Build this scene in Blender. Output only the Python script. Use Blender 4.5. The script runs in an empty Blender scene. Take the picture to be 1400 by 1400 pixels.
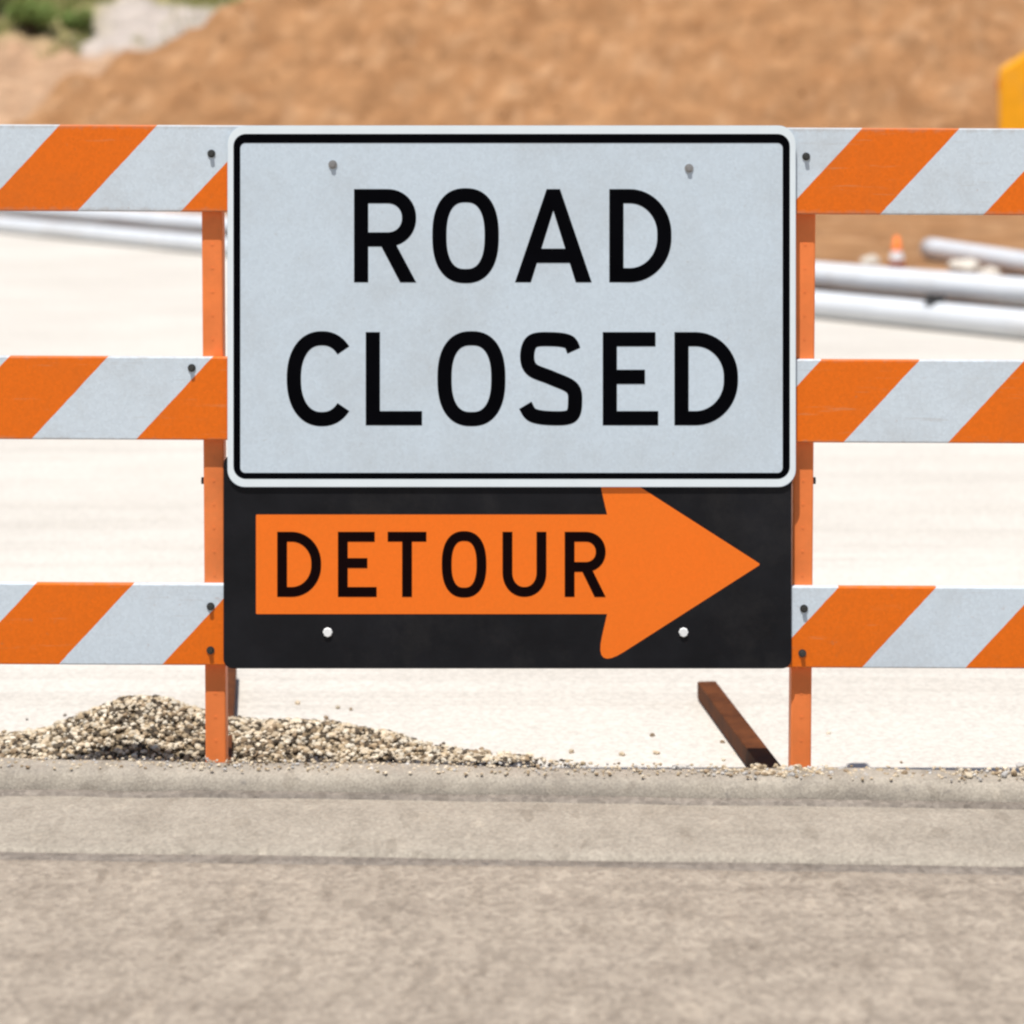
import bpy, bmesh, math, random
from mathutils import Vector, Matrix, noise as mnoise

random.seed(7)
S = bpy.context.scene
COL = S.collection
R = math.radians

# ---------------------------------------------------------------- camera model
H = 1.548            # eye height above the closed road
FPX = 3165.0         # focal length in photo pixels (1400 wide)
HOR = 150.0          # horizon row in the photo
def at(px, py, d):   # metres on the plane at distance d
    return (px - 700) / FPX * d, H - (py - HOR) / FPX * d

# ---------------------------------------------------------------- materials
def mat(name, rough=0.6, spec=0.3, metal=0.0):
    m = bpy.data.materials.new(name); m.use_nodes = True
    nt = m.node_tree; b = nt.nodes['Principled BSDF']
    b.inputs['Roughness'].default_value = rough
    b.inputs['Metallic'].default_value = metal
    if 'Specular IOR Level' in b.inputs: b.inputs['Specular IOR Level'].default_value = spec
    return m, nt, b
def nd(nt, t, **kw):
    n = nt.nodes.new(t)
    for k, v in kw.items(): setattr(n, k, v)
    return n
def coords(nt, scale=(1,1,1)):
    tc = nd(nt, 'ShaderNodeTexCoord'); mp = nd(nt, 'ShaderNodeMapping')
    mp.inputs['Scale'].default_value = scale
    oi = nd(nt, 'ShaderNodeObjectInfo'); ad = nd(nt, 'ShaderNodeVectorMath', operation='ADD')   # each piece weathers differently
    mu = math_n(nt, 'MULTIPLY', oi.outputs['Random'], 41.0)
    nt.links.new(tc.outputs['Object'], ad.inputs[0]); nt.links.new(mu, ad.inputs[1])
    nt.links.new(ad.outputs[0], mp.inputs['Vector'])
    return mp.outputs['Vector']
def noise(nt, vec, scale, detail=6, rough=0.6):
    n = nd(nt, 'ShaderNodeTexNoise')
    n.inputs['Scale'].default_value = scale; n.inputs['Detail'].default_value = detail
    n.inputs['Roughness'].default_value = rough
    nt.links.new(vec, n.inputs['Vector']); return n.outputs['Fac']
def ramp(nt, fac, stops):
    r = nd(nt, 'ShaderNodeValToRGB'); e = r.color_ramp.elements
    while len(e) < len(stops): e.new(0.5)
    for i, (p, c) in enumerate(stops):
        e[i].position = p; e[i].color = (*c, 1) if len(c) == 3 else c
    nt.links.new(fac, r.inputs['Fac']); return r.outputs['Color']
def mix(nt, a, b, fac, mode='MIX'):
    n = nd(nt, 'ShaderNodeMix', data_type='RGBA', blend_type=mode)
    for sock, v in ((n.inputs[0], fac), (n.inputs[6], a), (n.inputs[7], b)):
        if hasattr(v, 'is_output'): nt.links.new(v, sock)
        elif isinstance(v, (int, float)): sock.default_value = v
        else: sock.default_value = (*v, 1)
    return n.outputs[2]
def bump(nt, b, h, strength=0.3, dist=0.01):
    n = nd(nt, 'ShaderNodeBump'); n.inputs['Strength'].default_value = strength
    n.inputs['Distance'].default_value = dist
    nt.links.new(h, n.inputs['Height']); nt.links.new(n.outputs['Normal'], b.inputs['Normal'])
def math_n(nt, op, a, b=None):
    n = nd(nt, 'ShaderNodeMath', operation=op)
    for s, v in zip(n.inputs, (a, b)):
        if v is None: continue
        if hasattr(v, 'is_output'): nt.links.new(v, s)
        else: s.default_value = v
    return n.outputs[0]
def plain(name, c, rough=0.5, spec=0.3, metal=0.0, var=0.15, scale=12, dirt=None, dirt_amt=0.3, bmp=0.0):
    m, nt, b = mat(name, rough, spec, metal)
    v = coords(nt); f = noise(nt, v, scale, 8, 0.65)
    lo = tuple(x * (1 - var) for x in c); hi = tuple(min(1, x * (1 + var)) for x in c)
    colr = ramp(nt, f, [(0.3, lo), (0.7, hi)])
    if dirt:
        f2 = noise(nt, v, scale * 0.37, 10, 0.75)
        k = ramp(nt, f2, [(0.52, (0,0,0)), (0.72, (1,1,1))])
        k = math_n(nt, 'MULTIPLY', k, dirt_amt)
        colr = mix(nt, colr, dirt, k)
    nt.links.new(colr, b.inputs['Base Color'])
    rr = math_n(nt, 'MULTIPLY_ADD', f, 0.25); rr.node.inputs[2].default_value = max(0.05, rough - 0.12)
    nt.links.new(rr, b.inputs['Roughness'])
    if bmp: bump(nt, b, f, bmp, 0.004)
    return m

ORANGE = (0.86, 0.185, 0.012)
M = {}
def sheeting(name, c, var, dirt, amt):
    """retroreflective sheet: faint cell grain, smudges, grime"""
    m, nt, b = mat(name, 0.42, 0.35)
    v = coords(nt)
    vo = nd(nt, 'ShaderNodeTexVoronoi'); vo.inputs['Scale'].default_value = 170
    nt.links.new(v, vo.inputs['Vector'])
    g = ramp(nt, vo.outputs['Color'], [(0.0, (1-var,)*3), (1.0, (1.0,)*3)])
    colr = mix(nt, c, g, 1.0, 'MULTIPLY')
    n2 = noise(nt, v, 3.2, 9, 0.7)
    k = math_n(nt, 'MULTIPLY', ramp(nt, n2, [(0.45, (0,0,0)), (0.8, (1,1,1))]), amt)
    colr = mix(nt, colr, dirt, k)
    n3 = noise(nt, v, 60, 4, 0.6)
    k3 = math_n(nt, 'MULTIPLY', ramp(nt, n3, [(0.66, (0,0,0)), (0.74, (1,1,1))]), 0.35)
    colr = mix(nt, colr, dirt, k3)
    nt.links.new(colr, b.inputs['Base Color'])
    return m
M['white_sheet'] = sheeting('white_sheet', (0.645, 0.735, 0.80), 0.10, (0.42, 0.42, 0.40), 0.45)
M['margin'] = plain('margin', (0.80, 0.87, 0.89), 0.4, var=0.03)
M['orange_sheet'] = sheeting('orange_sheet', (1.0, 0.192, 0.010), 0.06, (0.75, 0.2, 0.02), 0.25)
M['black'] = plain('black_film', (0.002, 0.002, 0.003), 0.7, 0.02, var=0.3, scale=9)
M['black_panel'] = plain('black_panel', (0.012, 0.012, 0.014), 0.55, 0.12, var=0.35, scale=6, dirt=(0.06,0.055,0.05), dirt_amt=0.3)
M['ink'] = plain('ink', (0.007, 0.002, 0.002), 0.7, 0.04, var=0.2)
M['alu'] = plain('aluminium', (0.6, 0.6, 0.6), 0.45, 0.5, 0.8)
M['post'] = plain('orange_paint', (0.88, 0.225, 0.055), 0.5, 0.35, var=0.14, scale=7, dirt=(0.45, 0.17, 0.06), dirt_amt=0.45, bmp=0.15)
M['rust'] = plain('rust_paint', (0.10, 0.032, 0.010), 0.75, 0.15, var=0.4, scale=14, dirt=(0.05,0.02,0.01), dirt_amt=0.7, bmp=0.3)
M['bolt_dark'] = plain('dark_steel', (0.07, 0.07, 0.065), 0.5, 0.4, 0.6)
M['bolt_white'] = plain('white_nylon', (0.85, 0.85, 0.83), 0.35, 0.4)
M['zinc'] = plain('zinc', (0.35, 0.34, 0.33), 0.45, 0.4, 0.7)
M['pipe'] = plain('white_plastic', (0.64, 0.66, 0.68), 0.4, 0.4, var=0.05, scale=3, dirt=(0.45,0.38,0.3), dirt_amt=0.35)
M['pipe_in'] = plain('pipe_inside', (0.12, 0.11, 0.10), 0.8)
M['cone'] = plain('cone_orange', (0.9, 0.2, 0.03), 0.5)
M['cone_white'] = plain('cone_band', (0.8, 0.8, 0.8), 0.4)
M['rubber'] = plain('rubber', (0.02, 0.02, 0.02), 0.8, bmp=0.3)
M['yellow'] = plain('yellow_paint', (0.90, 0.40, 0.006), 0.42, 0.4, var=0.1, scale=3, dirt=(0.45,0.28,0.12), dirt_amt=0.45)
M['machine_dark'] = plain('machine_dark', (0.03, 0.03, 0.03), 0.6)
M['steel'] = plain('worn_steel', (0.28, 0.24, 0.2), 0.55, 0.4, 0.6, var=0.3)
m, nt, b = mat('tinted_glass', 0.05, 0.5); b.inputs['Base Color'].default_value = (0.03,0.04,0.045,1); M['glass'] = m
m, nt, b = mat('lamp_red', 0.25, 0.5); b.inputs['Base Color'].default_value = (0.5,0.02,0.01,1); M['lamp_red'] = m
M['rock'] = plain('pale_rock', (0.60, 0.55, 0.47), 0.85, 0.1, var=0.25, scale=4, bmp=0.5)
M['twig'] = plain('twig', (0.12, 0.08, 0.05), 0.9)

def stripe_mat():
    """45 degree orange / white stripes in the rail's own coordinates (x along, z up; metres); phase stored per object"""
    m, nt, b = mat('rail_stripes', 0.42, 0.35)
    tc = nd(nt, 'ShaderNodeTexCoord'); sp = nd(nt, 'ShaderNodeSeparateXYZ')
    nt.links.new(tc.outputs['Object'], sp.inputs[0])
    at_ = nd(nt, 'ShaderNodeAttribute', attribute_type='OBJECT', attribute_name='phase')
    pe = nd(nt, 'ShaderNodeAttribute', attribute_type='OBJECT', attribute_name='period')
    u = math_n(nt, 'SUBTRACT', sp.outputs['X'], math_n(nt, 'MULTIPLY', sp.outputs['Z'], 0.92))
    wob = noise(nt, tc.outputs['Object'], 35, 3)
    u = math_n(nt, 'ADD', u, math_n(nt, 'MULTIPLY', wob, 0.0035))
    u = math_n(nt, 'SUBTRACT', u, at_.outputs['Fac'])
    fr = math_n(nt, 'FRACT', math_n(nt, 'DIVIDE', u, pe.outputs['Fac']))
    isor = math_n(nt, 'GREATER_THAN', fr, 0.515)
    v = coords(nt)
    vo = nd(nt, 'ShaderNodeTexVoronoi'); vo.inputs['Scale'].default_value = 170
    nt.links.new(v, vo.inputs['Vector'])
    g = ramp(nt, vo.outputs['Color'], [(0.0, (0.88,)*3), (1.0, (1.0,)*3)])
    colr = mix(nt, (0.685, 0.765, 0.82), (0.87, 0.168, 0.003), isor)
    colr = mix(nt, colr, g, 1.0, 'MULTIPLY')
    n2 = noise(nt, v, 5, 9, 0.72)
    k = math_n(nt, 'MULTIPLY', ramp(nt, n2, [(0.48, (0,0,0)), (0.78, (1,1,1))]), 0.4)
    colr = mix(nt, colr, mix(nt, (0.42,0.40,0.37), (0.50,0.13,0.02), isor), k)
    n3 = noise(nt, v, 45, 4, 0.65)
    k3 = math_n(nt, 'MULTIPLY', ramp(nt, n3, [(0.66, (0,0,0)), (0.76, (1,1,1))]), 0.4)
    colr = mix(nt, colr, (0.40, 0.20, 0.10), k3)
    vsx = coords(nt, (2.2, 1, 26)); fs = noise(nt, vsx, 2.6, 8, 0.72)
    ks = math_n(nt, 'MULTIPLY', ramp(nt, fs, [(0.60, (0,0,0)), (0.68, (1,1,1))]), 0.35)
    colr = mix(nt, colr, mix(nt, (0.45, 0.43, 0.40), (0.62, 0.30, 0.14), isor), ks)
    ed = math_n(nt, 'ABSOLUTE', sp.outputs['Z'])
    ee = math_n(nt, 'ADD', ed, math_n(nt, 'MULTIPLY', noise(nt, v, 55, 5, 0.7), 0.03))
    ke = math_n(nt, 'MULTIPLY', ramp(nt, ee, [(0.098, (0,0,0)), (0.108, (1,1,1))]), 0.4)
    colr = mix(nt, colr, (0.36, 0.27, 0.2), ke)
    nt.links.new(colr, b.inputs['Base Color'])
    return m
M['stripes'] = stripe_mat()

def attr_mat(name, rough, scale, var, bmp=0.5, dist=0.02):
    m, nt, b = mat(name, rough, 0.1)
    a = nd(nt, 'ShaderNodeVertexColor', layer_name='tint')
    v = coords(nt)
    f = noise(nt, v, scale, 10, 0.7)
    g = ramp(nt, f, [(0.28, (1-var,)*3), (0.72, (1+var,)*3)])
    nt.links.new(mix(nt, a.outputs['Color'], g, 1.0, 'MULTIPLY'), b.inputs['Base Color'])
    if bmp: bump(nt, b, f, bmp, dist)
    return m
M['soil'] = attr_mat('soil', 0.95, 2.2, 0.30, 1.0, 0.25)
M['gravel'] = attr_mat('gravel', 0.85, 60, 0.15, 0.3, 0.003)
M['leaf'] = attr_mat('leaf', 0.6, 3, 0.2, 0)

def ground_mat():
    m, nt, b = mat('pale_concrete', 0.85, 0.15)
    v = coords(nt)
    f = noise(nt, v, 0.55, 10, 0.7); c = ramp(nt, f, [(0.25, (0.52, 0.482, 0.425)), (0.75, (0.635, 0.597, 0.535))])
    vs = coords(nt, (0.12, 2.2, 1)); f2 = noise(nt, vs, 1.3, 8, 0.65)
    k = math_n(nt, 'MULTIPLY', ramp(nt, f2, [(0.5, (0,0,0)), (0.8, (1,1,1))]), 0.4)
    c = mix(nt, c, (0.42, 0.375, 0.315), k)
    # tyre tracks and dusty wheel ruts crossing the slab
    vt = coords(nt, (0.06, 1.7, 1)); ft = noise(nt, vt, 3.1, 3, 0.5)
    kt = math_n(nt, 'MULTIPLY', ramp(nt, ft, [(0.56, (0,0,0)), (0.60, (1,1,1)), (0.63, (1,1,1)), (0.67, (0,0,0))]), 0.22)
    c = mix(nt, c, (0.40, 0.36, 0.31), kt)
    fd = noise(nt, v, 5.5, 8, 0.75)
    kd = math_n(nt, 'MULTIPLY', ramp(nt, fd, [(0.60, (0,0,0)), (0.72, (1,1,1))]), 0.35)
    c = mix(nt, c, (0.43, 0.37, 0.29), kd)
    f3 = noise(nt, v, 70, 5, 0.7)
    c = mix(nt, c, ramp(nt, f3, [(0.35, (0.82,)*3), (0.65, (1.1,)*3)]), 1.0, 'MULTIPLY')
    nt.links.new(c, b.inputs['Base Color']); bump(nt, b, f3, 0.25, 0.004)
    return m
M['ground'] = ground_mat()

def asphalt_mat(name, lo, hi, dark, streak=0.35, pit=0.5, bs=0.5, cell=95, cellmix=1.0):
    m, nt, b = mat(name, 0.9, 0.15)
    v = coords(nt)
    f = noise(nt, v, 9, 10, 0.75); c = ramp(nt, f, [(0.3, lo), (0.7, hi)])
    vs = coords(nt, (0.35, 3.0, 1)); f2 = noise(nt, vs, 4, 9, 0.7)
    k = math_n(nt, 'MULTIPLY', ramp(nt, f2, [(0.48, (0,0,0)), (0.75, (1,1,1))]), streak)
    c = mix(nt, c, dark, k)
    vo = nd(nt, 'ShaderNodeTexVoronoi'); vo.inputs['Scale'].default_value = cell; nt.links.new(v, vo.inputs['Vector'])
    g = ramp(nt, vo.outputs['Color'], [(0.0, (0.72, 0.70, 0.68)), (1.0, (1.22, 1.2, 1.16))])
    c = mix(nt, c, g, cellmix, 'MULTIPLY')
    f3 = noise(nt, v, 28, 6, 0.7)
    k3 = math_n(nt, 'MULTIPLY', ramp(nt, f3, [(0.60, (0,0,0)), (0.70, (1,1,1))]), pit)
    c = mix(nt, c, dark, k3)
    va = coords(nt, (1.0, 0.36, 1)); fa = noise(nt, va, 13, 7, 0.65)       # worn patches drawn out along the traffic
    c = mix(nt, c, ramp(nt, fa, [(0.32, (0.88, 0.87, 0.86)), (0.52, (1, 1, 1)), (0.70, (1.08, 1.075, 1.07))]), 1.0, 'MULTIPLY')
    vw = nd(nt, 'ShaderNodeTexVoronoi'); vw.inputs['Scale'].default_value = 42; nt.links.new(va, vw.inputs['Vector'])
    sp = ramp(nt, vw.outputs['Color'], [(0.0, (0.62, 0.6, 0.58)), (0.12, (0.7, 0.68, 0.66)), (0.16, (1, 1, 1)), (0.86, (1, 1, 1)), (0.9, (1.25, 1.24, 1.22))])
    c = mix(nt, c, sp, 0.45, 'MULTIPLY')
    nt.links.new(c, b.inputs['Base Color'])
    h = math_n(nt, 'ADD', vo.outputs['Distance'], f3); bump(nt, b, h, bs, 0.006)
    return m
M['asphalt'] = asphalt_mat('asphalt', (0.265, 0.226, 0.184), (0.39, 0.337, 0.277), (0.17, 0.14, 0.115), 0.5, 0.6)
M['gutter'] = asphalt_mat('gutter_concrete', (0.30, 0.268, 0.222), (0.365, 0.328, 0.275), (0.235, 0.208, 0.175), 0.4, 0.3, 0.18, 170, 0.9)
M['kerb'] = asphalt_mat('kerb_concrete', (0.28, 0.25, 0.21), (0.40, 0.36, 0.30), (0.16, 0.145, 0.13), 0.5, 0.6, 0.15, 260, 0.8)
M['tar_kerb_shade'] = asphalt_mat('joint_tar_kerb_shade', (0.16, 0.14, 0.12), (0.29, 0.255, 0.22), (0.11, 0.10, 0.09), 0.7, 0.8)  # tar of the road joint, also the painted shade along the kerb foot

# ---------------------------------------------------------------- mesh helpers
def link(name, bm, m, parent=None, smooth=False):
    me = bpy.data.meshes.new(name); bm.normal_update(); bm.to_mesh(me); bm.free()
    for x in (m if isinstance(m, (list, tuple)) else [m]): me.materials.append(x)
    o = bpy.data.objects.new(name, me); COL.objects.link(o)
    if parent: o.parent = parent
    if smooth:
        for p in me.polygons: p.use_smooth = True
    return o
def empty(name, loc, rz=0):
    o = bpy.data.objects.new(name, None); COL.objects.link(o)
    o.location = loc; o.rotation_euler = (0, 0, rz); o.empty_display_size = 0.1
    return o
def tag(o, label=None, cat=None, group=None, kind=None):
    if label: o['label'] = label
    if cat: o['category'] = cat
    if group: o['group'] = group
    if kind: o['kind'] = kind
    return o
def box(bm, x0, x1, y0, y1, z0, z1, bev=0.0, mx=None):
    t = bmesh.new(); bmesh.ops.create_cube(t, size=1)
    bmesh.ops.scale(t, vec=(x1-x0, y1-y0, z1-z0), verts=t.verts)
    bmesh.ops.translate(t, vec=((x0+x1)/2, (y0+y1)/2, (z0+z1)/2), verts=t.verts)
    if bev: bmesh.ops.bevel(t, geom=list(t.edges), offset=bev, segments=2, profile=0.5, affect='EDGES')
    if mx: bmesh.ops.transform(t, matrix=mx, verts=t.verts)
    merge(bm, t)
def merge(bm, t):
    me = bpy.data.meshes.new('tmp'); t.to_mesh(me); t.free(); bm.from_mesh(me); bpy.data.meshes.remove(me)
def cyl(bm, p0, p1, r0, r1=None, seg=20, caps=True):
    p0, p1 = Vector(p0), Vector(p1); d = p1 - p0
    t = bmesh.new()
    bmesh.ops.create_cone(t, cap_ends=caps, segments=seg, radius1=r0, radius2=r0 if r1 is None else r1, depth=d.length)
    q = Vector((0,0,1)).rotation_difference(d.normalized())
    bmesh.ops.transform(t, matrix=Matrix.Translation((p0+p1)/2) @ q.to_matrix().to_4x4(), verts=t.verts)
    merge(bm, t)
def prism_xz(bm, pts, y0, y1, bev=0.0):
    """closed polygon in x,z (any winding) from y0 (front) to y1 (back)"""
    a = sum(p[0]*q[1]-q[0]*p[1] for p, q in zip(pts, pts[1:]+pts[:1]))
    if a < 0: pts = pts[::-1]
    t = bmesh.new()
    f = t.faces.new([t.verts.new((x, y0, z)) for x, z in pts])
    r = bmesh.ops.extrude_face_region(t, geom=[f])
    vs = [e for e in r['geom'] if isinstance(e, bmesh.types.BMVert)]
    bmesh.ops.translate(t, vec=(0, y1-y0, 0), verts=vs)
    bmesh.ops.recalc_face_normals(t, faces=t.faces)
    if bev: bmesh.ops.bevel(t, geom=list(t.edges), offset=bev, segments=2, profile=0.5, affect='EDGES')
    merge(bm, t)
def round_rect(x0, x1, z0, z1, r, n=8):
    pts = []
    for cx, cz, a in ((x1-r, z1-r, 0), (x0+r, z1-r, 90), (x0+r, z0+r, 180), (x1-r, z0+r, 270)):
        for i in range(n+1):
            t = R(a + 90*i/n); pts.append((cx+r*math.cos(t), cz+r*math.sin(t)))
    return pts
def ring_xz(bm, outer, inner, y0, y1):
    """flat frame between two loops with the same number of points"""
    n = len(outer)
    vo = [bm.verts.new((x, y0, z)) for x, z in outer]; vi = [bm.verts.new((x, y0, z)) for x, z in inner]
    wo = [bm.verts.new((x, y1, z)) for x, z in outer]; wi = [bm.verts.new((x, y1, z)) for x, z in inner]
    for i in range(n):
        j = (i+1) % n
        bm.faces.new((vo[i], vo[j], vi[j], vi[i]))
        bm.faces.new((wo[j], wo[i], vo[i], vo[j])); bm.faces.new((vi[i], vi[j], wi[j], wi[i]))
    bmesh.ops.recalc_face_normals(bm, faces=bm.faces)

# ---- letters: centre-line strokes in a w x h box, like highway lettering
def sup(cx, cy, rx, ry, a0, a1, n=40, p=2.5):
    out = []
    for i in range(n+1):
        t = R(a0 + (a1-a0)*i/n); c, s = math.cos(t), math.sin(t)
        out.append((cx + rx*math.copysign(abs(c)**(2/p), c), cy + ry*math.copysign(abs(s)**(2/p), s)))
    return out
def catmull(P, n=9):
    out = []
    Q = [P[0]] + P + [P[-1]]
    for i in range(1, len(Q)-2):
        p0, p1, p2, p3 = Q[i-1], Q[i], Q[i+1], Q[i+2]
        for k in range(n):
            t = k/n
            out.append(tuple(0.5*(2*b + (c-a)*t + (2*a-5*b+4*c-d)*t*t + (3*b-a-3*c+d)*t**3) for a, b, c, d in zip(p0, p1, p2, p3)))
    return out + [P[-1]]
def letter(ch, w, h, s):
    """list of ('line', pts, closed) or ('poly', pts)"""
    k = s/2; x0, x1, y0, y1 = k, w-k, k, h-k
    L = lambda *p: ('line', list(p), False)
    if ch in 'RD': 
        stem = L((x0, 0), (x0, h))
    if ch == 'R':
        ym = h*0.46; r = (y1-ym)/2
        bowl = [(s*0.9, y1)] + sup(x1-r, (y1+ym)/2, r, r, 90, -90, 24, 2.1) + [(s*0.9, ym)]
        xl = w*0.50
        return [stem, ('line', bowl, False), ('poly', [(xl-s*.52, ym), (xl+s*.58, ym), (w, 0), (w-s*1.12, 0)])]
    if ch == 'D':
        r = (x1-x0)*0.72; ry = h*0.40
        path = [(s*.9, y1)] + sup(x1-r, y1-ry, r, ry, 90, 0, 16, 2.0) + sup(x1-r, y0+ry, r, ry, 0, -90, 16, 2.0) + [(s*.9, y0)]
        return [stem, ('line', path, False)]
    if ch == 'O': return [('line', sup(w/2, h/2, w/2-k, h/2-k+h*.01, 0, 360, 64, 2.45)[:-1], True)]
    if ch == 'C': return [('line', sup(w/2+w*.04, h/2, w/2-k+w*.04, h/2-k+h*.01, 42, 318, 56, 2.25), False)]
    if ch == 'L': return [L((x0, 0), (x0, h)), L((s*.9, y0), (w, y0))]
    if ch == 'E': return [L((x0, 0), (x0, h)), L((s*.9, y0), (w, y0)), L((s*.9, y1), (w*.95, y1)), L((s*.9, h*.52), (w*.76, h*.52))]
    if ch == 'T': return [L((0, y1), (w, y1)), L((w/2, 0), (w/2, h-s*.9))]
    if ch == 'U':
        r = (x1-x0)/2; ry = h*.3
        return [('line', [(x0, h)] + sup(w/2, y0+ry, r, ry, 180, 360, 28, 2.1) + [(x1, h)], False)]
    if ch == 'A':
        t = s*1.12; c = w/2
        return [('poly', [(0, 0), (t, 0), (c+t*.42, h), (c-t*.42, h)]), ('poly', [(w, 0), (w-t, 0), (c-t*.42, h), (c+t*.42, h)]),
                L((w*.2, h*.285), (w*.8, h*.285))]
    if ch == 'S':
        P = [(x1-w*.02, h*.80), (w*.78, h*.895), (w*.5, y1), (w*.2, h*.90), (x0, h*.745), (w*.19, h*.60), (w*.5, h*.51), (w*.83, h*.405),
             (x1, h*.255), (w*.82, h*.10), (w*.5, y0), (w*.2, h*.11), (x0-w*.03, h*.215)]
        return [('line', catmull(P), False)]
def stroke_poly(pts, closed, s):
    n = len(pts); Lf, Rt = [], []
    for i, p in enumerate(pts):
        a = pts[i-1] if (i or closed) else None
        c = pts[(i+1) % n] if (i < n-1 or closed) else None
        ds = []
        if a: d = Vector((p[0]-a[0], p[1]-a[1])); ds.append(d.normalized()) if d.length > 1e-9 else None
        if c: d = Vector((c[0]-p[0], c[1]-p[1])); ds.append(d.normalized()) if d.length > 1e-9 else None
        t = sum(ds, Vector((0, 0)))
        t = t.normalized() if t.length > 1e-9 else ds[0]
        nn = Vector((-t.y, t.x)); m_ = s/2 / max(0.6, nn.dot(Vector((-ds[0].y, ds[0].x))))
        Lf.append((p[0]+nn.x*m_, p[1]+nn.y*m_)); Rt.append((p[0]-nn.x*m_, p[1]-nn.y*m_))
    return Lf, Rt
def word(bm, items, top, base, s, d, scale, lift0=0.0002):
    """items: (char, left px, right px) in photo pixels on the sign plane at distance d"""
    lev = 0
    for ch, xl, xr in items:
        h, w = base-top, xr-xl
        lev = 0
        for st in letter(ch, w, h, s):
            y = -(lift0 + 0.00008*lev); lev += 1
            conv = lambda p: ((xl+p[0]-700)/FPX*d, y, (H-(base-p[1]-HOR)/FPX*d))
            if st[0] == 'poly':
                P = [conv(p) for p in st[1]]
                f = bm.faces.new([bm.verts.new(q) for q in P])
            else:
                Lf, Rt = stroke_poly(st[1], st[2], s)
                a = [bm.verts.new(conv(p)) for p in Lf]; b_ = [bm.verts.new(conv(p)) for p in Rt]
                rng = range(len(a)) if st[2] else range(len(a)-1)
                for i in rng:
                    j = (i+1) % len(a); bm.faces.new((a[i], a[j], b_[j], b_[i]))
    for f in bm.faces:
        f.normal_update()
        if f.normal.y > 0: f.normal_flip()
    r = bmesh.ops.extrude_face_region(bm, geom=list(bm.faces))   # a real film thickness towards the panel
    vs = [e for e in r['geom'] if isinstance(e, bmesh.types.BMVert)]
    bmesh.ops.translate(bm, vec=(0, -0.00015, 0), verts=vs)
    bmesh.ops.recalc_face_normals(bm, faces=bm.faces)

def hexbolt(bm, x, y, z, r=0.009, dirn=-1, t=0.006):
    cyl(bm, (x, y, z), (x, y+dirn*0.0016, z), r*1.55, seg=20)
    cyl(bm, (x, y+dirn*0.0016, z), (x, y+dirn*(0.0016+t), z), r, r*0.9, seg=6)

# ---------------------------------------------------------------- the barricade
D = 5.0
post_w = 0.0445
bar = empty('barricade', (0, D, 0))
tag(bar, 'orange and white striped three-rail barricade standing behind the kerb', 'barricade')
TILT = 0.0042
yf = D - post_w/2                     # front face of posts
def tube(bm, x, y, z0, z1, w, lean=0.0, th=0.003):
    mx = Matrix.Translation((x, y, 0)) @ Matrix.Rotation(lean, 4, 'Y')
    box(bm, -w/2, w/2, -w/2, w/2, z0, z1, 0.004, mx)
for px_t, px_b in ((291, 297), (1100, 1093)):
    xt, zt = at(px_t, 215, D); xb, _ = at(px_b, 1050, D)
    lean = math.atan2(xt-xb, zt-0.1)
    bm = bmesh.new(); tube(bm, xb - math.tan(lean)*0.1, 0, 0.052, 1.49, post_w, lean)
    # small plugged holes up the front face of the perforated tube
    for k in range(28):
        z = 0.09 + k*0.0508; xx = xb + math.tan(lean)*(z-0.1)
        cyl(bm, (xx, -post_w/2-0.0006, z), (xx, -post_w/2+0.004, z), 0.0032, seg=10)
    p = link('post', bm, [M['post']], bar)
    z = at(0, 657, D)[1]; xx = xb + math.tan(lean)*(z-0.1)
    for sgn in (-1, 1):
        b2 = bmesh.new(); cyl(b2, (xx+sgn*post_w/2, 0, z), (xx+sgn*(post_w/2+0.007), 0, z), 0.008, seg=6)
        link('bolt', b2, M['bolt_dark'], p)
# rails: front face 18 mm ahead of the posts
rails = [((170, 288.5), 108, 274.3, [(289, 210, 0), (1102, 214, 0)]),
         ((487, 600.5), 45, 277.5, [(262, 503, 0)]),
         ((797.5, 908.5), 82, 274.5, [(288, 829, 0), (1099, 832, 0), (288, 889, 0), (1097, 893, 0)])]
RT = 0.020; yr = yf - RT
for (pt, pb), edge, per, bolts in rails:
    z1 = at(0, pt+3, yr)[1]; z0 = at(0, pb+3, yr)[1]; zc = (z0+z1)/2
    bm = bmesh.new(); box(bm, -1.27, 1.27, -RT/2, RT/2, -(z1-z0)/2, (z1-z0)/2, 0.003)
    o = link('rail', bm, M['stripes'], bar)
    o.location = (0, yr + RT/2 - D, zc); o.rotation_euler = (0, TILT, 0)
    # phase: right-hand edge of an orange stripe at the rail's bottom edge
    xe = (edge-700)/FPX*yr; zb = -(z1-z0)/2
    o['phase'] = xe - 0.92*zb - 0.0018; o['period'] = per/FPX*yr
    for bx, by, _ in bolts:
        x, z = at(bx, by, yr)
        b2 = bmesh.new(); hexbolt(b2, x, 0, z, 0.0055)
        q = link('bolt', b2, M['bolt_dark'], o)
        q.parent = o; q.location = (0, -RT/2-0.0003, -zc + TILT*x)
# skids lying on the ground, running away behind the posts
for (px_b, ex, ey, front) in ((297, 311, 905, 0.22), (1093, 966, 931, 0.22)):
    xb, _ = at(px_b, 1100, D)
    de = FPX*(H-0.05)/(ey-HOR); xe = (ex-700)/FPX*de
    dv = Vector((xe-xb, de-D, 0)); L = dv.length; an = math.atan2(-dv.x, dv.y)
    mx = Matrix.Translation((xb, 0, 0)) @ Matrix.Rotation(an, 4, 'Z')
    bm = bmesh.new(); box(bm, -0.025, 0.025, -front, L, 0.004, 0.05, 0.004, mx)
    box(bm, -0.030, 0.030, -0.030, 0.030, 0.0505, 0.12, 0.003, mx)
    link('skid', bm, M['rust'], bar)

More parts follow.
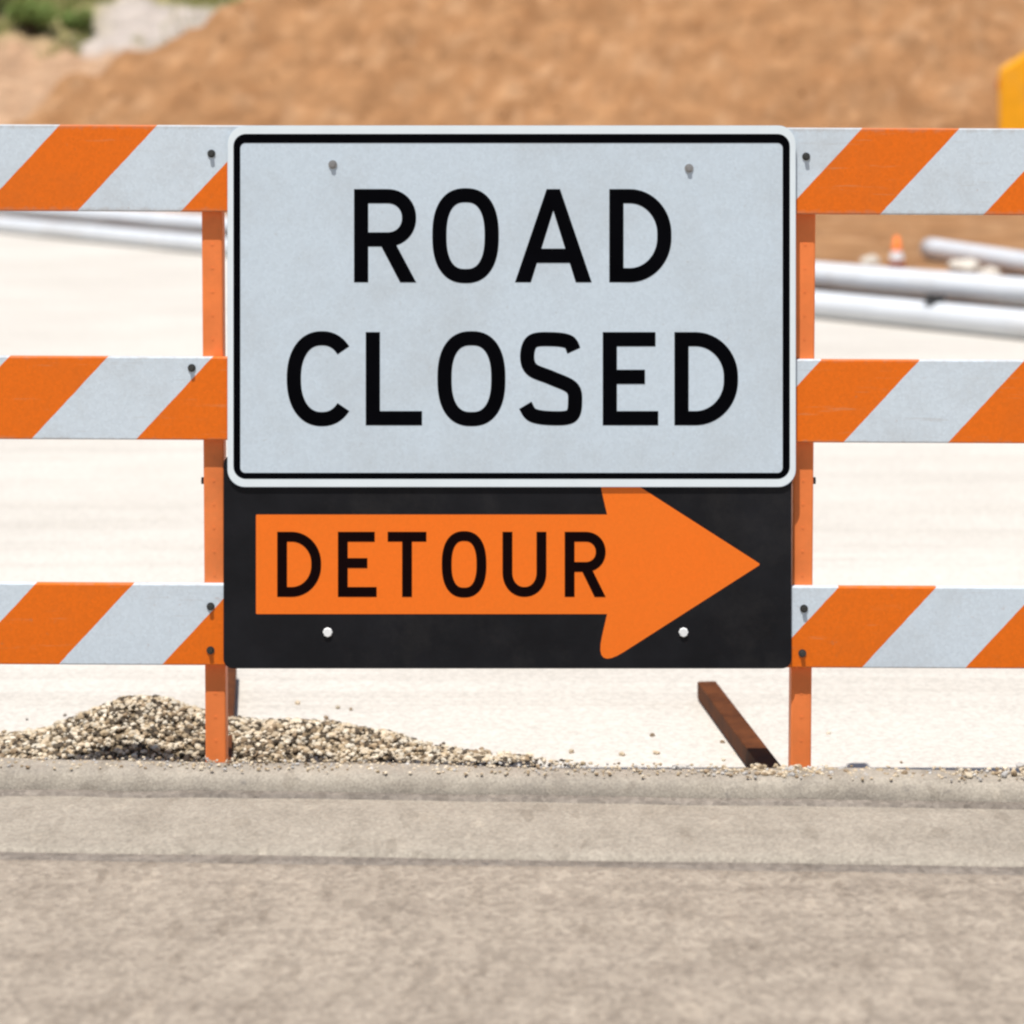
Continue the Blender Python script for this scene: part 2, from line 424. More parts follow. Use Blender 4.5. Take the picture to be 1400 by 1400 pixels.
# ---------------------------------------------------------------- ROAD CLOSED sign
ys = yr - 0.0108                       # front face of the sign panel
rc = empty('road_closed_sign', (0, ys, 0))
tag(rc, 'large white ROAD CLOSED sign with black border bolted to the barricade', 'road sign')
def rr(px0, px1, py0, py1, rpx, d):
    x0, z1 = at(px0, py0, d); x1, z0 = at(px1, py1, d)
    return round_rect(x0, x1, z0, z1, rpx/FPX*d)
bm = bmesh.new(); prism_xz(bm, rr(311, 1088, 171.5, 666, 24, ys), 0, 0.003)
link('panel', bm, M['white_sheet'], rc)
bm = bmesh.new(); ring_xz(bm, rr(311.6, 1087.4, 172.1, 665.4, 23.5, ys), rr(319.0, 1080, 183.0, 655, 17, ys), -0.0003, 0.0)
link('margin', bm, M['margin'], rc)
bm = bmesh.new(); ring_xz(bm, rr(319.2, 1079.8, 183.2, 654.8, 17, ys), rr(328.5, 1070, 195.5, 646.5, 7, ys), -0.0004, 0.0)
link('border', bm, M['black'], rc)
bm = bmesh.new(); word(bm, [('R', 484, 569), ('O', 591, 682), ('A', 704, 809), ('D', 833, 918)], 258.5, 386, 19.5, ys, 1)
tag(link('lettering', bm, M['black'], rc), 'black word ROAD')
bm = bmesh.new(); word(bm, [('C', 392, 481), ('L', 500, 577), ('O', 598, 691), ('S', 711, 796), ('E', 824, 900), ('D', 922, 1009)], 454, 581.5, 19.5, ys, 1)
tag(link('lettering', bm, M['black'], rc), 'black word CLOSED')
for bx, by in ((455, 225), (942, 230)):
    x, z = at(bx, by, ys); bm = bmesh.new(); hexbolt(bm, x, -0.0002, z, 0.006, t=0.004)
    link('bolt', bm, M['zinc'], rc)

# ---------------------------------------------------------------- DETOUR sign
yd = yr - 0.006
dt = empty('detour_sign', (0, yd, 0))
tag(dt, 'black sign with orange DETOUR arrow pointing right, below the white sign', 'road sign')
bm = bmesh.new(); prism_xz(bm, rr(305.5, 1082, 622, 914, 13, yd), 0, 0.003)
link('panel', bm, M['black_panel'], dt)
def fillet(P, rad):
    out = []
    n = len(P)
    for i in range(n):
        p, a, c, r = Vector(P[i]), Vector(P[i-1]), Vector(P[(i+1) % n]), rad[i]
        if r <= 0: out.append(tuple(p)); continue
        u = (a-p).normalized(); v = (c-p).normalized(); ang = u.angle(v)
        tl = r/math.tan(ang/2); p0 = p+u*tl; p1 = p+v*tl
        for k in range(9):
            t = k/8; q = p0*(1-t)**2 + p*2*t*(1-t) + p1*t*t; out.append(tuple(q))
    return out
cy = 771.5
head = [(830, cy+68), (812, cy+146), (1040, cy), (812, cy-146), (830, cy-68)]
pts = fillet([(350, cy-68), (350, cy+68)] + head, [2, 2, 0, 20, 2.5, 20, 0])
bm = bmesh.new()
poly = [at(p[0], p[1], yd) for p in pts]
f = bm.faces.new([bm.verts.new((x, -0.0002, z)) for x, z in poly]); f.normal_update()
if f.normal.y > 0: f.normal_flip()
bmesh.ops.triangulate(bm, faces=list(bm.faces))
r_ = bmesh.ops.extrude_face_region(bm, geom=list(bm.faces))
bmesh.ops.translate(bm, vec=(0, 0.00015, 0), verts=[e for e in r_['geom'] if isinstance(e, bmesh.types.BMVert)])
bmesh.ops.recalc_face_normals(bm, faces=bm.faces)
link('arrow', bm, M['orange_sheet'], dt)
bm = bmesh.new(); word(bm, [('D', 379, 439), ('E', 462, 515), ('T', 530, 583), ('O', 604, 665), ('U', 687, 747), ('R', 772, 828)], 727, 816, 13.5, yd, 1, 0.0004)
tag(link('lettering', bm, M['ink'], dt), 'dark word DETOUR')
for bx, by in ((448, 864.5), (934.5, 864.5)):
    x, z = at(bx, by, yd); bm = bmesh.new()
    cyl(bm, (x, -0.0002, z), (x, -0.004, z), 0.0105, 0.0088, seg=8)
    link('bolt', bm, M['bolt_white'], dt)

# ---------------------------------------------------------------- ground, near road, kerb
def sheet(name, m, x0, x1, y0, y1, z, nx=1, ny=1):
    bm = bmesh.new(); g = [[bm.verts.new((x0+(x1-x0)*i/nx, y0+(y1-y0)*j/ny, z)) for i in range(nx+1)] for j in range(ny+1)]
    for j in range(ny):
        for i in range(nx): bm.faces.new((g[j][i], g[j][i+1], g[j+1][i+1], g[j+1][i]))
    return link(name, bm, m)
tag(sheet('ground', M['ground'], -300, 300, -100, 400, 0.0), kind='structure')

YAW = R(-2.6)
def strip(name, m, prof, x0=-40, x1=40, dense=True, amp=0.004, seed=0):
    """profile [(v, z)] swept along x with a little unevenness, turned by the yaw of the near road"""
    xs = []; x = x0
    while x < x1:
        xs.append(x); x += 0.06 if (-2.2 < x < 2.2 and dense) else 2.0
    xs.append(x1)
    bm = bmesh.new(); rows = []
    for x in xs:
        row = []
        for i, (v, z) in enumerate(prof):
            n = mnoise.noise(Vector((x*2.1+seed, v*3, 1.7))) + 0.5*mnoise.noise(Vector((x*7.3+seed, v*9, 4.2)))
            X = x*math.cos(YAW) - (v-4.4)*math.sin(YAW); Y = 4.4 + x*math.sin(YAW) + (v-4.4)*math.cos(YAW)
            row.append(bm.verts.new((X, Y + n*amp*0.9, z + (n*amp if z > 0.05 else 0))))
        rows.append(row)
    for a, b_ in zip(rows, rows[1:]):
        for i in range(len(prof)-1): bm.faces.new((a[i], b_[i], b_[i+1], a[i+1]))
    bmesh.ops.recalc_face_normals(bm, faces=bm.faces)
    o = link(name, bm, m, smooth=True)
    return tag(o, kind='structure')
ZR = 0.20
vs_ = [-30, -10, 0, 2.4] + [2.8+0.1*i for i in range(14)]
strip('road', M['asphalt'], [(v, ZR) for v in vs_] + [(4.125, ZR-0.001), (4.137, ZR-0.009), (4.14, ZR-0.05)], amp=0.003, seed=1)
strip('road_joint', M['tar_kerb_shade'], [(4.120, ZR-0.020), (4.138, ZR-0.007), (4.182, ZR-0.006), (4.20, ZR-0.02)], amp=0.003, seed=9)
strip('gutter', M['gutter'], [(4.178, ZR-0.05), (4.180, ZR-0.011), (4.192, ZR-0.001), (4.23, ZR), (4.33, ZR+0.001), (4.46, ZR-0.003), (4.545, ZR-0.012), (4.58, ZR-0.014)], amp=0.003, seed=4)
strip('kerb_shade_strip', M['tar_kerb_shade'], [(4.535, ZR-0.03), (4.548, ZR-0.007), (4.568, ZR-0.005), (4.577, ZR-0.010)], amp=0.004, seed=4)  # dark strip added at the kerb foot: the kerb's shading put in as colour
strip('kerb', M['kerb'], [(4.570, ZR-0.04), (4.574, ZR-0.006), (4.579, ZR+0.012), (4.588, ZR+0.022), (4.60, ZR+0.027), (4.635, ZR+0.029), (4.665, ZR+0.026), (4.69, ZR+0.015), (4.71, ZR-0.02), (4.755, -0.03)], amp=0.006, seed=6)

# ---------------------------------------------------------------- gravel
ICO = None
def ico_verts():
    t = bmesh.new(); bmesh.ops.create_icosphere(t, subdivisions=1, radius=1)
    V = [v.co.copy() for v in t.verts]; F = [[v.index for v in f.verts] for f in t.faces]; t.free(); return V, F
IV, IF = ico_verts()
def pebbles(name, spots, cols, m, base=None):
    verts, faces, tint = [], [], []
    if base: verts, faces, tint = base
    for (x, y, z, r) in spots:
        o = len(verts); c = random.choice(cols); k = random.uniform(0.75, 1.2); c = tuple(min(1, q*k) for q in c)
        sc = (random.uniform(.8, 1.35), random.uniform(.8, 1.35), random.uniform(.55, .95))
        rot = Matrix.Rotation(random.uniform(0, 6.28), 3, 'Z') @ Matrix.Rotation(random.uniform(-.5, .5), 3, 'X')
        for v in IV:
            q = rot @ Vector((v.x*sc[0]*random.uniform(.75, 1.2), v.y*sc[1]*random.uniform(.75, 1.2), v.z*sc[2]*random.uniform(.75, 1.2)))
            verts.append((x+q.x*r, y+q.y*r, z+q.z*r)); tint.append((*c, 1))
        faces += [[i+o for i in f] for f in IF]
    me = bpy.data.meshes.new(name); me.from_pydata(verts, [], faces)
    a = me.color_attributes.new('tint', 'FLOAT_COLOR', 'POINT')
    for i, c in enumerate(tint): a.data[i].color = c
    me.materials.append(m)
    o = bpy.data.objects.new(name, me); COL.objects.link(o); return o
sil = [(-420, 1040), (-250, 1030), (-100, 1020), (0, 1008), (60, 998), (120, 972), (170, 953), (220, 953), (262, 968), (300, 982), (350, 986), (420, 987), (470, 991), (520, 1003), (570, 1019), (630, 1032), (690, 1039), (740, 1043.5), (800, 1052)]
YP = 5.62
def ypx(px): return 5.62 - .17*max(0, min(1, (px-430)/250))
ridge = [((px-700)/FPX*ypx(px), max(0.0, H-(py+6-HOR)/FPX*ypx(px))) for px, py in sil]
def ridge_h(x):
    if x <= ridge[0][0] or x >= ridge[-1][0]: return 0
    for (a, ha), (b_, hb) in zip(ridge, ridge[1:]):
        if a <= x <= b_: t = (x-a)/(b_-a); return ha+(hb-ha)*t
def pile_h(x, y):
    h = ridge_h(x); w = 0.10 + h*2.0
    t = abs(y-ypx(700+FPX*x/5.55))/w
    return (h+0.012)*max(0, 1-t**1.25) - 0.006 + 0.010*mnoise.noise(Vector((x*9, y*9, 0)))
bv, bf, bt = [], [], []
nx, ny = 110, 34; x0, x1, y0, y1 = ridge[0][0], ridge[-1][0], YP-.45, YP+.45
for j in range(ny+1):
    for i in range(nx+1):
        x = x0+(x1-x0)*i/nx; y = y0+(y1-y0)*j/ny
        bv.append((x, y, pile_h(x, y)-0.008)); bt.append((0.22, 0.17, 0.11, 1))
for j in range(ny):
    for i in range(nx):
        a = j*(nx+1)+i; bf.append([a, a+1, a+nx+2, a+nx+1])
spots = []
while len(spots) < 8500:
    x = random.uniform(x0, x1); y = random.uniform(y0, y1); h = pile_h(x, y)
    edge = abs(y-ypx(700+FPX*x/5.55))/(0.10 + ridge_h(x)*2.0)
    if (ridge_h(x) < 0.002 and random.random() < .996) or (edge > .97 and random.random() < (.90 if edge < 1.12 else .993)): continue
    if random.random() < edge*.5 - .35: continue
    if h < -0.004 : h = 0.002
    r = random.choice([.003, .004, .005, .006, .007, .0085])*random.uniform(.8, 1.2)
    spots.append((x, y, h + r*0.25, r))
GC = [(0.58, 0.49, 0.36), (0.54, 0.44, 0.31), (0.58, 0.50, 0.38), (0.40, 0.31, 0.20), (0.26, 0.19, 0.12), (0.10, 0.078, 0.055), (0.62, 0.56, 0.45), (0.07, 0.055, 0.04)]
for _ in range(900):        # the thin tail where the heap runs out on both sides
    t = random.random()**1.7
    px = 470 + 330*t if random.random() < .75 else 40 - 400*t
    d = random.uniform(5.30, 5.62 - .12*t); r = random.uniform(.003, .0085)*(1-.3*t)
    hh = max(0, .020*(1-t))*random.random() if d < 5.5 else 0
    spots.append(((px-700)/FPX*d, d, max(hh, pile_h((px-700)/FPX*d, d)) + r*.3, r))
o = pebbles('gravel_pile', spots, GC, M['gravel'], (bv, bf, bt))
tag(o, 'low heap of tan gravel on the pale road behind the left barricade post', 'gravel', kind='stuff')

spots = []
for _ in range(1700):   # loose grit along the kerb top and on the closed road
    v = random.gauss(4.64, .035); x = random.uniform(-1.6, 1.6)
    if not 4.59 < v < 4.68: continue
    r = random.uniform(.0014, .0045)
    X = x*math.cos(YAW) - (v-4.4)*math.sin(YAW); Y = 4.4 + x*math.sin(YAW) + (v-4.4)*math.cos(YAW)
    spots.append((X, Y, ZR+0.029+r*.3, r))
for _ in range(150):
    a = random.gauss(.58, .09); r = random.uniform(.002, .007)
    v = random.uniform(4.61, 4.675); X = a
    spots.append((X, 4.4 + a*math.sin(YAW) + (v-4.4), ZR+.029+r*.3, r))
for _ in range(130):
    a = random.gauss(1.10, .07); r = random.uniform(.003, .009)
    v = random.uniform(4.60, 4.675)
    spots.append((a, 4.4 + a*math.sin(YAW) + (v-4.4), ZR+.029+r*.4+max(0, .016-abs(a-1.06)*.2)*random.random(), r))
for _ in range(60):
    r = random.uniform(.003, .009); spots.append((random.uniform(-2, 2), random.uniform(5.05, 5.75), r*.4, r))
o = pebbles('loose_gravel', spots, GC[:5]+[(0.45, 0.43, 0.4)], M['gravel'])
tag(o, 'small loose grit scattered along the kerb top', 'gravel', kind='stuff')

# ---------------------------------------------------------------- dirt bank
P1, P2 = Vector((-4.8, 27.0)), Vector((3.07, 16.2))       # line of the pipes along the dirt's edge
dirp = (P2-P1).normalized(); nrm = Vector((-dirp.y, dirp.x))
if nrm.y < 0: nrm = -nrm
def sdist(x, y): return (Vector((x, y))-P2).dot(nrm)
def sm(a, b_, t): t = max(0, min(1, (t-a)/(b_-a))); return t*t*(3-2*t)
def fbm(x, y, o=5):
    return mnoise.fractal(Vector((x, y, 3.1)), 0.9, 2.1, o)
def terrain(x, y):
    s = sdist(x, y) + 0.25*mnoise.noise(Vector((x*.8, y*.8, 9)))
    flat = -0.18 + 0.40*sm(-.02, 0.40, s) + 0.016*max(0, min(s, 18))
    wob = 0.8*mnoise.noise(Vector((x*.18, y*.1, 0.5)))
    f = y - 31.0 + wob
    face = 0.2 + (f*0.95 if f < 6 else 5.7 + (f-6)*0.35)
    cut = 1.48 + (x+6.95)*0.55 + 0.12*mnoise.noise(Vector((x*1.3, y*.6, 2.2)))
    if cut > 6: cut = 6 + (cut-6)*.3
    main = min(face, cut)
    back = (y-38 + 0.6*mnoise.noise(Vector((x*.25, y*.25, 7))))*0.35
    if back > 9: back = 9 + (back-9)*.2
    z = max(flat, main, back)
    k = sm(0.0, 1.2, z)
    gully = 0.16*mnoise.noise(Vector((x*1.5+.35*z, z*.35, 4.4))) + .10*mnoise.noise(Vector((x*4.1+.5*z, z*1.6, 8.4)))
    z += gully*sm(.6, 2.0, z)
    return z + k*(0.16*fbm(x*.9, y*.9) + 0.10*fbm(x*2.6, y*2.6, 4)) + 0.02*fbm(x*2.5, y*2.5, 3), main, back, flat
def spans(*seg):
    out = []
    for a, b_, st in seg:
        n = max(1, round((b_-a)/st)); out += [a+(b_-a)*i/n for i in range(n)]
    return out + [seg[-1][1]]
xs = spans((-120, -20, 10), (-20, -10, 1.0), (-10, 11, .14), (11, 20, 1.0), (20, 120, 10))
ysp = spans((10, 14, 1), (14, 39, .16), (39, 52, .18), (52, 64, 1), (64, 160, 12))
verts, faces, tint = [], [], []
B1, B2 = Vector((0.405, 0.195, 0.082)), Vector((0.59, 0.325, 0.157))
def mixv(a, b_, t): return a*(1-t)+b_*t
for y in ysp:
    for x in xs:
        z, mn, bk, fl = terrain(x, y)
        n = 0.5+0.45*fbm(x*2.9, y*1.4+z*2.6, 4)
        c = mixv(B1, B2, max(0, min(1, n)))
        c = mixv(c, Vector((0.66, 0.395, 0.215)), 0.6*sm(.15, .5, mnoise.noise(Vector((x*4.3, y*2.3, z*4+11)))))
        if bk > mn and bk > fl:                       # hillside further back, pinker and grassy
            c = mixv(Vector((0.52, 0.31, 0.18)), Vector((0.66, 0.44, 0.28)), max(0, min(1, n)))
            px = 700+FPX*x/y; zz = z
            g = sm(46.0, 47.2, y + 1.2*mnoise.noise(Vector((x*.9, y*.9, 5))))   # dry grass above
            c = mixv(c, Vector((0.33, 0.31, 0.13)), g*.85)
            w = sm(-8.9, -8.2, x + .5*mnoise.noise(Vector((x*1.2, y, 1))))*(1-sm(-6.3, -5.4, x))*sm(45.4, 46.2, y+.6*mnoise.noise(Vector((x, y, 8))))*(1-sm(48.2, 49.0, y))
            c = mixv(c, Vector((0.62, 0.54, 0.48)), w*.95)                         # bare pale stone outcrop
        elif abs(mn-bk) < .5 and bk > 0:
            c = mixv(c, Vector((0.60, 0.45, 0.27)), .75)
        verts.append((x, y, z)); tint.append((*c, 1))
W = len(xs)
for j in range(len(ysp)-1):
    for i in range(W-1):
        a = j*W+i; faces.append([a, a+1, a+W+1, a+W])
me = bpy.data.meshes.new('hill'); me.from_pydata(verts, [], faces)
a = me.color_attributes.new('tint', 'FLOAT_COLOR', 'POINT')
for i, c in enumerate(tint): a.data[i].color = c
me.materials.append(M['soil'])
for p in me.polygons: p.use_smooth = True
hill = bpy.data.objects.new('hill', me); COL.objects.link(hill); tag(hill, kind='structure')

# dirt clods on the slope
spots = []
while len(spots) < 700:
    x = random.uniform(-9, 10.5); y = random.uniform(18, 38)
    z, mn, bk, fl = terrain(x, y)
    if sdist(x, y) < .8 or (mn < fl and random.random() < .7): continue
    r = random.choice([.02, .025, .03, .04])*random.uniform(.7, 1.2)
    spots.append((x, y, z-r*.1, r))
o = pebbles('clods', spots, [(0.44, 0.215, 0.09), (0.56, 0.30, 0.14), (0.36, 0.165, 0.065), (0.62, 0.38, 0.21)], M['soil'])
tag(o, 'brown earth clods strewn over the dirt bank', 'clods', kind='stuff')

# ---------------------------------------------------------------- pipes beside the dirt
def pipe(p0, p1, r, label, group, collar=False, ends=True):
    p0, p1 = Vector(p0), Vector(p1); L = (p1-p0).length
    e = empty('pipe', p0); tag(e, label, 'pipe', group)
    e.rotation_mode = 'QUATERNION'; e.rotation_quaternion = Vector((1, 0, 0)).rotation_difference((p1-p0).normalized())
    prof = [(0, r), (L, r), (L, r*.88), (0, r*.88)]
    bm = bmesh.new(); seg = 28; rings = []
    n = 14
    P = [(L*i/n, r) for i in range(n+1)] + [(L, r*.88), (L-.25, r*.88)]
    P = [(0.25, r*.88), (0, r*.88)] + P
    for x, q in P:
        rings.append([bm.verts.new((x, q*math.cos(2*math.pi*k/seg), q*math.sin(2*math.pi*k/seg))) for k in range(seg)])
    for A, B in zip(rings, rings[1:]):
        for k in range(seg): bm.faces.new((A[k], A[(k+1) % seg], B[(k+1) % seg], B[k]))
    bmesh.ops.recalc_face_normals(bm, faces=bm.faces)
    link('barrel', bm, M['pipe'], e, smooth=True)
    for q in (.25, L-.27):
        bm = bmesh.new(); cyl(bm, (q, 0, 0), (q+.02, 0, 0), r*.875, seg=20); link('bore', bm, M['pipe_in'], e)
    if collar:
        bm = bmesh.new(); cyl(bm, (.0+.02, 0, 0), (.24, 0, 0), r*1.12, seg=28, caps=True)
        t = link('socket', bm, M['pipe'], e, smooth=False)
    return e
def on_line(t, off): q = P2 + dirp*t + nrm*off; return q
r1 = 0.10
G = 'white pipes along the dirt edge'
a = on_line(-34, -.05); b_ = on_line(9, -.05)
pf = pipe((a.x, a.y, r1), (b_.x, b_.y, r1), r1, 'long white pipe lying on the pale road with a dark clamp, nearest of the three', G)
bm = bmesh.new(); cl = 33.90
for k in range(7):
    t0, t1 = R(48 + k*14), R(48 + (k+1)*14); rr_ = r1*1.04
    q0 = Vector((cl, -rr_*math.cos(t0), rr_*math.sin(t0))); q1 = Vector((cl, -rr_*math.cos(t1), rr_*math.sin(t1)))
    mx = Matrix.Translation((q0+q1)/2) @ Matrix.Rotation(math.atan2(q1.z-q0.z, q1.y-q0.y), 4, 'X')
    box(bm, -.045, .045, -(q1-q0).length/2-.003, (q1-q0).length/2+.003, -.004, .006, 0, mx)
box(bm, cl-.07, cl+.07, -.03, .03, r1+.004, r1+.05, .006)
link('clamp', bm, M['machine_dark'], pf)
a = on_line(-33, .30); b_ = on_line(9, .30)
pipe((a.x, a.y, .285), (b_.x, b_.y, .285), r1, 'white pipe on the edge of the dirt, right behind the pipe with the clamp', G)
# the short thick pipe further up on the dirt
d0 = 19.9; x0, z0 = at(1272, 335, d0); d1 = 17.1; x1, z1 = at(1480, 387, d1)
pipe((x0, d0, terrain(x0, d0)[0]+.10), (x1, d1, terrain(x1, d1)[0]+.10), .095, 'white pipe alone on the brown dirt at far right, above the paired pipes', G)

# cone beside the pipes
dc = 18.7; xc, _ = at(1226, 340, dc); zc = terrain(xc, dc)[0]
cn = empty('traffic_cone', (xc, dc, zc-.01)); tag(cn, 'small orange traffic cone with white band on dirt behind the white pipes', 'traffic cone')
cn.scale = (.72, .72, .72)
bm = bmesh.new(); box(bm, -.15, .15, -.15, .15, 0, .03, .006); link('base', bm, M['rubber'], cn)
bm = bmesh.new(); cyl(bm, (0, 0, .03), (0, 0, .42), .105, .026, 24); link('body', bm, M['cone'], cn, True)
bm = bmesh.new(); cyl(bm, (0, 0, .15), (0, 0, .25), .0832, .0628, 24, caps=False); link('band', bm, M['cone_white'], cn, True)

# pale rocks near the pipes
def rock(x, y, r, label, group):
    bm = bmesh.new(); bmesh.ops.create_icosphere(bm, subdivisions=3, radius=r)
    sd = random.uniform(0, 90)
    for v in bm.verts:
        n = mnoise.noise(v.co*(1.3/r)+Vector((sd, 0, 0))) ; v.co *= 1+.35*n; v.co.z *= .65
    o = link('rock', bm, M['rock'], None); o.location = (x, y, terrain(x, y)[0]+r*.25)
    return tag(o, label, 'rock', group)
for px, d, r, lb in ((1318, 18.3, .13, 'pale rock on dirt just above the paired white pipes, biggest of three'), (1352, 18.0, .09, 'pale rock on dirt between the paired pipes and the lone pipe, at right'), (1190, 19.6, .08, 'small pale rock on dirt left of the orange cone')):
    rock((px-700)/FPX*d, d, r, lb, 'pale rocks on the dirt')

# ---------------------------------------------------------------- wheel loader at the right, behind
LX, LY = 6.10, 29.0; LZ = terrain(7.5, 29.0)[0]-.03
ld = empty('wheel_loader', (LX, LY, LZ), R(-11.9)); tag(ld, 'yellow wheel loader parked before the dirt bank at the right edge', 'loader')
ht = 2.34-LZ; hc = 2.06-LZ
bm = bmesh.new(); prism_xz(bm, [(0, .75), (0, hc), (.60, ht+.10), (2.3, ht+.16), (2.3, .62), (.4, .55)], 0, 1.7, .05); link('body', bm, M['yellow'], ld)
bm = bmesh.new()
for k in range(6): box(bm, .75+.2*k, .87+.2*k, -.012, .02, 1.25, 1.75)
link('grille', bm, M['machine_dark'], ld)
bm = bmesh.new(); box(bm, -.02, .0, .15, .32, 1.45, 1.58, .006); link('tail_lamp', bm, M['lamp_red'], ld)
bm = bmesh.new(); box(bm, -.02, .0, 1.38, 1.55, 1.45, 1.58, .006); link('tail_lamp', bm, M['lamp_red'], ld)
bm = bmesh.new(); cyl(bm, (1.5, .85, ht+.05), (1.5, .85, ht+.6), .06, seg=16); link('exhaust', bm, M['machine_dark'], ld)
bm = bmesh.new()
box(bm, 2.32, 3.7, .1, 1.6, .9, 1.5, .03)
for x in (2.36, 3.58):
    for y in (.12, 1.50): box(bm, x, x+.09, y, y+.09, 1.5, 3.0, .01)
box(bm, 2.25, 3.8, .03, 1.67, 3.0, 3.12, .03); cab = link('cab', bm, M['yellow'], ld)
for (a, b_, c, d) in ((2.46, 3.57, .15, .17), (2.46, 3.57, 1.53, 1.55)):
    bm = bmesh.new(); box(bm, a, b_, c, d, 1.51, 2.99); link('window', bm, M['glass'], cab)
for x in (2.39, 3.61):
    bm = bmesh.new(); box(bm, x, x+.02, .22, 1.49, 1.51, 2.99); link('window', bm, M['glass'], cab)
bm = bmesh.new(); box(bm, 3.72, 5.0, .35, 1.35, .7, 1.25, .05); link('front_frame', bm, M['yellow'], ld)
for y in (.42, 1.12):
    bm = bmesh.new(); prism_xz(bm, [(3.9, 1.7), (4.1, 1.9), (6.0, .75), (6.05, .45), (5.8, .45)], y, y+.16, .02); link('lift_arm', bm, M['yellow'], ld)
bm = bmesh.new(); ring = [(5.95, .15), (6.9, .05), (6.95, .1), (6.1, .25), (5.98, .75), (6.25, 1.25), (6.2, 1.32), (5.85, .8)]
prism_xz(bm, ring, -.25, 1.95); link('bucket', bm, M['steel'], ld)
def wheel(x, y0, y1):
    bm = bmesh.new(); rad = .68
    cyl(bm, (x, y0, rad), (x, y1, rad), rad*.95, seg=36)
    for k in range(20):
        t = 2*math.pi*k/20
        mx = Matrix.Translation((x, (y0+y1)/2, rad)) @ Matrix.Rotation(t, 4, 'Y')
        box(bm, -.06, .06, (y0-y1)/2*1.0, (y1-y0)/2, rad*.93, rad*1.0, .01, mx)
    w = link('wheel', bm, M['rubber'], ld)
    bm = bmesh.new(); cyl(bm, (x, y0-.012, rad), (x, y1+.012, rad), rad*.5, seg=24); link('rim', bm, M['yellow'], w)
for x in (1.25, 4.45):
    wheel(x, -.12, .34); wheel(x, 1.36, 1.82)

# ---------------------------------------------------------------- bushes and grass on the far slope
def bush(x, y, w, h, label, tone, group):
    z = terrain(x, y)[0]
    e = empty('bush', (x, y, z-.05)); tag(e, label, 'bush', group)
    verts, faces, tint = [], [], []
    lob = [(random.uniform(-.32, .32)*w, random.uniform(-.32, .32)*w, random.uniform(.35, .75)*h, random.uniform(.24, .36)*w) for _ in range(9)]
    for _ in range(1500):
        cx, cy_, cz, r = random.choice(lob)
        d = Vector((random.gauss(0, 1), random.gauss(0, 1), random.gauss(0, 1))).normalized()*r*random.uniform(.5, 1.0)
        p = Vector((cx, cy_, max(.03, cz+d.z*.8))) + Vector((d.x, d.y, 0))
        u = Vector((random.uniform(-1, 1), random.uniform(-1, 1), random.uniform(-.6, 1))).normalized(); v = u.orthogonal().normalized()
        L = random.uniform(.035, .07); Wd = L*.45
        o = len(verts); verts += [tuple(p-u*L), tuple(p+v*Wd), tuple(p+u*L), tuple(p-v*Wd)]; faces.append([o, o+1, o+2, o+3])
        k = random.uniform(.7, 1.3); c = tuple(q*k for q in tone); tint += [(*c, 1)]*4
    me = bpy.data.meshes.new('foliage'); me.from_pydata(verts, [], faces)
    a = me.color_attributes.new('tint', 'FLOAT_COLOR', 'POINT')
    for i, c in enumerate(tint): a.data[i].color = c
    me.materials.append(M['leaf']); f = bpy.data.objects.new('foliage', me); COL.objects.link(f); f.parent = e
    bm = bmesh.new()
    for cx, cy_, cz, r in lob[:6]: cyl(bm, (0, 0, 0), (cx, cy_, cz), .022, .008, 8)
    link('stem', bm, M['twig'], e)
GB = 'bushes on the far slope'
def bpos(px, d): return (px-700)/FPX*d
T1, T2 = (0.16, 0.22, 0.06), (0.25, 0.28, 0.10)
bush(bpos(42, 47.0), 47.0, 1.1, .85, 'dark green bush on the far slope, largest and lowest of the group', T1, GB)
bush(bpos(108, 47.3), 47.3, .65, .50, 'small green bush beside the pale stone patch', T1, GB)
bush(bpos(-10, 48.3), 48.3, 1.2, .8, 'olive bush at the left edge of the far slope', T2, GB)
bush(bpos(85, 50.2), 50.2, 1.1, .7, 'olive bush at the top edge above the small green bush', T2, GB)
bush(bpos(232, 50.4), 50.4, .9, .6, 'green bush above the pale stone patch', T2, GB)
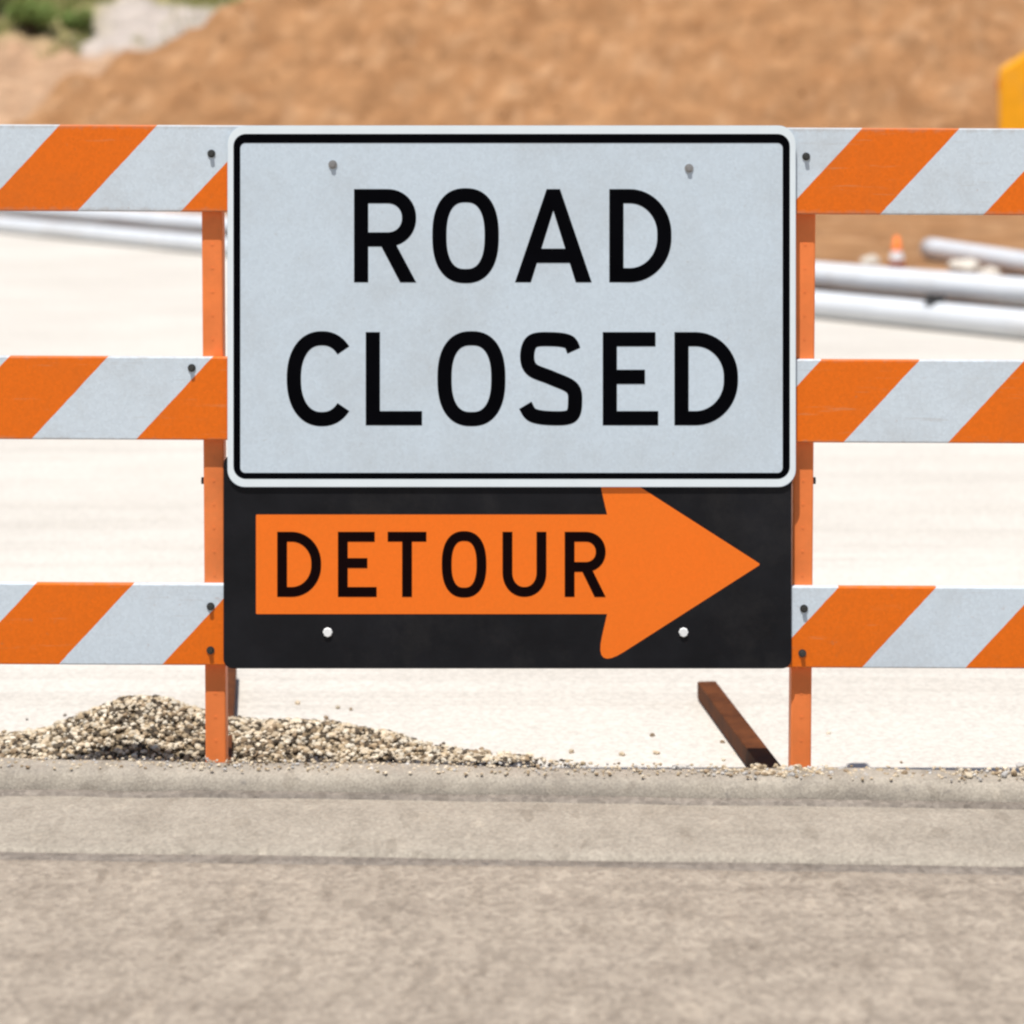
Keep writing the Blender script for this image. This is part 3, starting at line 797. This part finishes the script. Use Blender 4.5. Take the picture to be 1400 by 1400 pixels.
# grass blades
verts, faces, tint = [], [], []
while len(faces) < 9000:
    x = random.uniform(-13, -5); y = random.uniform(45.8, 52)
    if mnoise.noise(Vector((x*.7, y*.7, 21))) < -.05: continue
    if -8.6 < x < -6 and 45.5 < y < 48.6 and random.random() < .9: continue
    z = terrain(x, y)[0]; hh = random.uniform(.10, .28); t = random.uniform(0, 6.28); ln = random.uniform(-.08, .08)
    dx, dy = .018*math.cos(t), .018*math.sin(t)
    o = len(verts); verts += [(x-dx, y-dy, z-.02), (x+dx, y+dy, z-.02), (x+ln, y+ln*.5, z+hh)]; faces.append([o, o+1, o+2])
    k = random.uniform(.7, 1.3); c = random.choice([(.30, .30, .10), (.40, .36, .16), (.17, .22, .06)]); tint += [(*(q*k for q in c), 1)]*3
me = bpy.data.meshes.new('grass'); me.from_pydata(verts, [], faces)
a = me.color_attributes.new('tint', 'FLOAT_COLOR', 'POINT')
for i, c in enumerate(tint): a.data[i].color = c
me.materials.append(M['leaf']); g = bpy.data.objects.new('grass', me); COL.objects.link(g)
tag(g, 'dry yellow green grass on the far slope', 'grass', kind='stuff')

# ---------------------------------------------------------------- light, camera
EL, AZ = R(71.4), R(-22)      # sun high, from behind the camera and a little to the left
sunv = Vector((math.sin(AZ)*math.cos(EL), -math.cos(AZ)*math.cos(EL), math.sin(EL)))
ld_ = bpy.data.lights.new('sun', 'SUN'); ld_.energy = 5.0; ld_.angle = R(0.5); ld_.color = (1.0, 0.965, 0.92)
so = bpy.data.objects.new('sun', ld_); COL.objects.link(so); so.rotation_mode = 'QUATERNION'
so.rotation_quaternion = Vector((0, 0, 1)).rotation_difference(sunv)
w = bpy.data.worlds.new('World'); S.world = w; w.use_nodes = True
nt = w.node_tree; bg = nt.nodes['Background']; sk = nt.nodes.new('ShaderNodeTexSky'); sk.sky_type = 'NISHITA'
sk.sun_disc = False; sk.sun_elevation = EL; sk.sun_rotation = math.atan2(sunv.x, sunv.y)
nt.links.new(sk.outputs[0], bg.inputs[0]); bg.inputs[1].default_value = 0.085

cam = bpy.data.cameras.new('camera'); co = bpy.data.objects.new('camera', cam); COL.objects.link(co)
co.location = (0, 0, H); co.rotation_euler = (R(90), 0, 0)
cam.sensor_width = 36; cam.lens = 36*FPX/1400; cam.shift_y = -(700-HOR)/1400
cam.clip_end = 2000; cam.clip_start = 0.05
cam.dof.use_dof = True; cam.dof.focus_distance = 4.97; cam.dof.aperture_fstop = cam.lens/29.0
S.camera = co
S.render.resolution_x = S.render.resolution_y = 1024
S.view_settings.view_transform = 'Standard'; S.view_settings.look = 'None'
S.view_settings.exposure = 0.15; S.view_settings.gamma = 1.0
try: S.cycles.filter_width = 2.4
except Exception: pass
